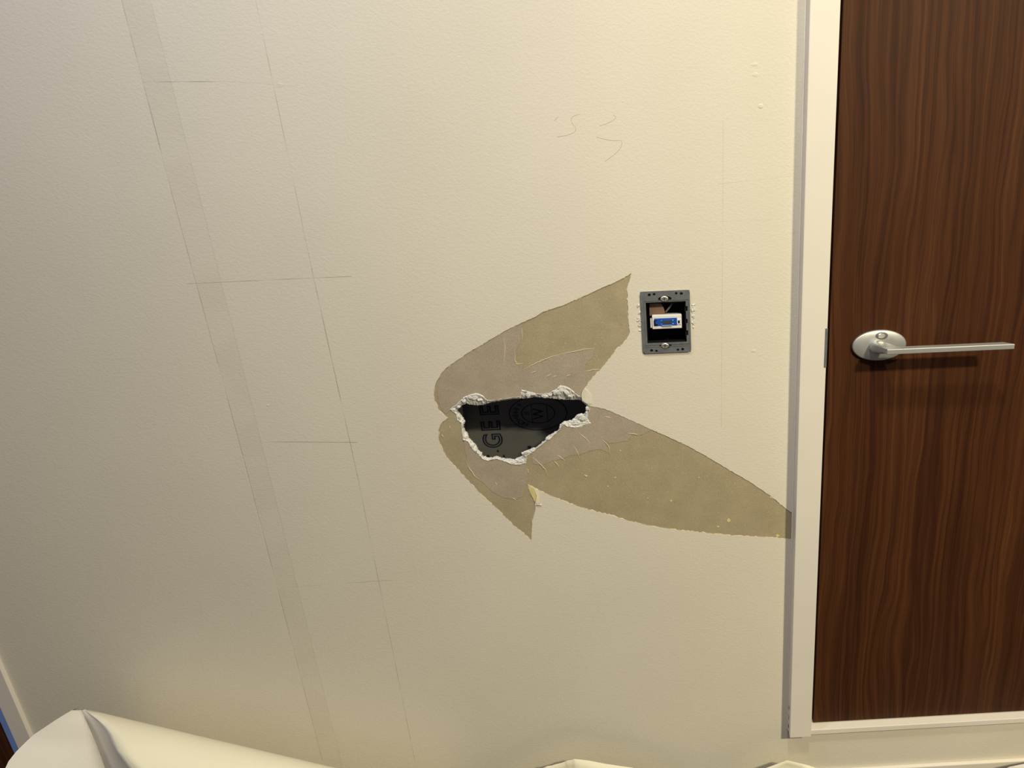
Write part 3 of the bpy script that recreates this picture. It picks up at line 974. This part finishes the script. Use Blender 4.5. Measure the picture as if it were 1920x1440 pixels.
# ------------------------------------------------------------------ peeled wallpaper lying along the wall
def grid_sheet(rows, thick, mats, name, label, cat, smooth=True, sub=0, origin=None):
    """rows of world points -> a sheet with thickness; slot 0 = outside, slot 1 = inside"""
    bm = bmesh.new()
    V = [[bm.verts.new(p) for p in r] for r in rows]
    for a, b in zip(V, V[1:]):
        for i in range(len(a) - 1):
            bm.faces.new((a[i], a[i + 1], b[i + 1], b[i]))
    bmesh.ops.recalc_face_normals(bm, faces=bm.faces[:])
    o = obj_keep(name, bm, mats, smooth, origin)
    s = o.modifiers.new('thickness', 'SOLIDIFY')
    s.thickness = thick
    s.offset = 0
    s.material_offset = 1
    s.material_offset_rim = 1
    tag(o, label, cat)
    return o


def obj_keep(name, bm, mats, smooth, origin):
    base = Vector(origin or (0, 0, 0))
    bmesh.ops.translate(bm, verts=bm.verts[:], vec=-base)
    me = bpy.data.meshes.new(name)
    bm.to_mesh(me); bm.free()
    for p in me.polygons:
        p.use_smooth = smooth
    return link(name, me, list(mats), None, base)


# long curl: a loosely rolled strip, its reverse (cream) outside, its left corner folded over
RD = -0.085
NS = 26
sil_a, sil_b = P(157, 1330.5, RD), P(627, 1440, RD - 0.010)


def project(p):
    c = ROT.transposed() @ (p - CAM)
    return (W / 2 + PPX + F * c.x / -c.z, H / 2 - F * c.y / -c.z)


def curl_profile(t):
    """cross-section of the curl: up behind, over the rounded top, down the front to the floor"""
    S = sil_a.lerp(sil_b, t)
    r = 0.072 - 0.012 * t
    d = S - CAM
    nrm = Vector((0, -d.z, d.y)).normalized()          # the outline of the curl runs through S
    c = S - nrm * r
    prof = [(c.y + r, 0.004 + (max(c.z, .01) - 0.004) * q / 4) for q in range(5)]
    for q in range(1, 19):
        a = math.radians(10 * q)
        prof.append((c.y + r * math.cos(a), max(c.z + r * math.sin(a), 0.004)))
    for q in range(1, 6):
        prof.append((c.y - r - 0.02 * (q / 5) ** 2, max(0.004, c.z * (1 - q / 5))))
    return S.x, prof


NP = 5 + 18 + 5
t0 = []                                                 # the strip is cut on a slant at its left end
for k in range(NP):
    best, bt = 1e9, 0.0
    for q in range(-20, 320):
        t = q / 400
        x, prof = curl_profile(t)
        px, py = project(Vector((x, prof[k][0], prof[k][1])))
        e = abs(px - (157 + (py - 1330) * 0.86 + 14 * math.sin(max(0, min(1, (py - 1330) / 75)) * math.pi)))
        if e < best:
            best, bt = e, t
    t0.append(0.0 if k < 9 else bt)
rows = []
for s in range(NS + 1):
    row = []
    for k in range(NP):
        t = t0[k] + (1.45 - t0[k]) * s / NS
        x, prof = curl_profile(t)
        row.append(Vector((x, prof[k][0], prof[k][1])))
    rows.append(row)
edge_pts = rows[0]
roll_base = (sil_a.x + .3, RD, 0.0)
roll = grid_sheet(rows, 0.0008, (M['paper_back'], M['paper_back']), 'wallpaper_roll', 'long curled strip of peeled wallpaper, cream reverse out, lying at bottom left', 'wallpaper', origin=roll_base)

# the folded-over corner at its left end: a shaded turned edge behind the cut, a crease, then the pale face
def bez(a, b, c, t): return a * (1 - t) ** 2 + b * 2 * t * (1 - t) + c * t * t
def interp(tab, y):
    for (y0_, x0_), (y1_, x1_) in zip(tab, tab[1:]):
        if y <= y1_:
            return x0_ + (x1_ - x0_) * (y - y0_) / (y1_ - y0_)
    (y0_, x0_), (y1_, x1_) = tab[-2:]
    return x0_ + (x1_ - x0_) * (y - y0_) / (y1_ - y0_)
CREASE = [(1329, 152), (1363, 167), (1410, 187), (1440, 197), (1520, 226)]
vis = [p for p in edge_pts[8:] if project(p)[1] > 1329.0]
vis = sorted(vis, key=lambda p: project(p)[1])
frows, crease3 = [], []
for p in vis:
    py = project(p)[1]
    dep = 0.040 * max(0.0, min(1.0, (py - 1330) / 70.0)) + 0.001
    C_ = P(interp(CREASE, py), py, p.y + dep)
    C_.z = max(C_.z, 0.004)
    crease3.append(C_)
    Mid = (C_ + p) / 2 + Vector((0.004, 0.004, 0))
    frows.append([bez(C_, Mid, p, i / 4) for i in range(5)])
SIL = [(1329, 147), (1332.5, 133), (1353, 100), (1380, 60), (1417, 23), (1433, 13), (1460, 2), (1520, -14)]
rows = []
for C_ in crease3:
    py = project(C_)[1]
    f = max(0.0, min(1.0, (py - 1329) / 110.0))
    A = P(interp(SIL, py), py, C_.y - 0.012 - 0.050 * f)
    A.z = max(A.z, 0.004)
    Mid = (A + C_) / 2 + Vector((-0.012, -0.030, 0.012)) * f
    row = [A + Vector((-0.002, 0.05, -0.02)) * max(f, .15), A + Vector((-0.002, 0.02, -0.004)) * max(f, .15)] + [bez(A, Mid, C_, i / 8) for i in range(9)]
    rows.append([Vector((p.x, p.y, max(p.z, .004))) for p in row])


def sheet_child(rows, name, mat, parent, thick=0.0007, smooth=True):
    bm = bmesh.new()
    V = [[bm.verts.new(p) for p in r] for r in rows]
    for a, b in zip(V, V[1:]):
        for i in range(len(a) - 1):
            bm.faces.new((a[i], a[i + 1], b[i + 1], b[i]))
    o = obj(name, bm, mat, parent, smooth=smooth)
    s = o.modifiers.new('thickness', 'SOLIDIFY'); s.thickness = thick; s.offset = 0
    return o


fc = sheet_child(rows, 'folded_corner', M['paper_face'], roll)
fc['label'] = 'pale front side of the paper folded over the end'
sheet_child(frows, 'turned_edge', M['paper_face'], roll)


# torn pieces of wallpaper slumped at the foot of the wall: upright at the back, spreading forward on the floor
def scrap(top_px, d_top, reach, mat, label, seed):
    rnd = random.Random(seed)
    line = []
    for a, b in zip(top_px, top_px[1:]):
        for q in range(3):
            t = q / 3
            line.append((a[0] + (b[0] - a[0]) * t, a[1] + (b[1] - a[1]) * t))
    line.append(top_px[-1])
    n = len(line)
    ph = rnd.uniform(0, 6)
    rows = []
    NJ = 12
    for j in range(NJ + 1):
        f = j / NJ
        row = []
        for i, (x, y) in enumerate(line):
            p = P(x, y, d_top)
            u = i / (n - 1)
            wob = math.sin(u * 7 + ph) * 0.016 + math.sin(u * 15 + ph * 2) * 0.006
            out = reach * (1 + 0.25 * math.sin(u * 5 + ph * 3)) * (f ** 1.8) + wob * min(1, f * 2.5)
            drop = min(1.0, f * 1.45)
            z = p.z * (1 - drop) ** 0.8 if drop < 1 else 0.0
            torn = rnd.uniform(-.006, .006) if j == NJ else 0
            edge = (u - .5) * 0.05 * f + (rnd.uniform(-.004, .004) if i in (0, n - 1) and j else 0)
            row.append(Vector((p.x + edge, p.y - out + torn, max(z, 0.003 + 0.004 * abs(math.sin(u * 9 + ph)) * f))))
        rows.append(row)
    bm = bmesh.new()
    V = [[bm.verts.new(p) for p in r] for r in rows]
    for a, b in zip(V, V[1:]):
        for i in range(len(a) - 1):
            bm.faces.new((a[i], a[i + 1], b[i + 1], b[i]))
    c = rows[0][n // 2]
    o = obj('wallpaper_scrap', bm, mat, None, (c.x, d_top - reach * .5, 0.0), smooth=True)
    m = o.modifiers.new('thickness', 'SOLIDIFY'); m.thickness = 0.0008; m.offset = 0
    tag(o, label, 'wallpaper')
    return o


def zs(x, y): return (980 + x * .1354, 1400 + y * .1354)
scrap([(930, 1478), (965, 1462), (992, 1450), zs(310, 285), zs(330, 272), zs(400, 262), zs(455, 245), zs(540, 225), zs(585, 210), zs(600, 200), zs(680, 184), zs(720, 170), zs(900, 190), zs(1150, 238), zs(1520, 292), (1215, 1449), (1260, 1466)],
      -0.045, 0.16, M['paper_back'], 'torn cream wallpaper scrap poking up at bottom centre', 3)
scrap([(1395, 1465), (1418, 1450), (1437, 1440), (1456, 1433), (1476, 1426), (1503, 1432), (1516, 1435), (1533, 1441), (1560, 1458)],
      -0.045, 0.12, M['paper_back'], 'small torn wallpaper scrap below the white door jamb', 8)
scrap([(1850, 1462), (1870, 1449), (1893, 1438), (1925, 1431), (1990, 1420), (2030, 1440)],
      -0.045, 0.12, M['paper_face'], 'pale wallpaper scrap at the bottom right corner under the door', 12)
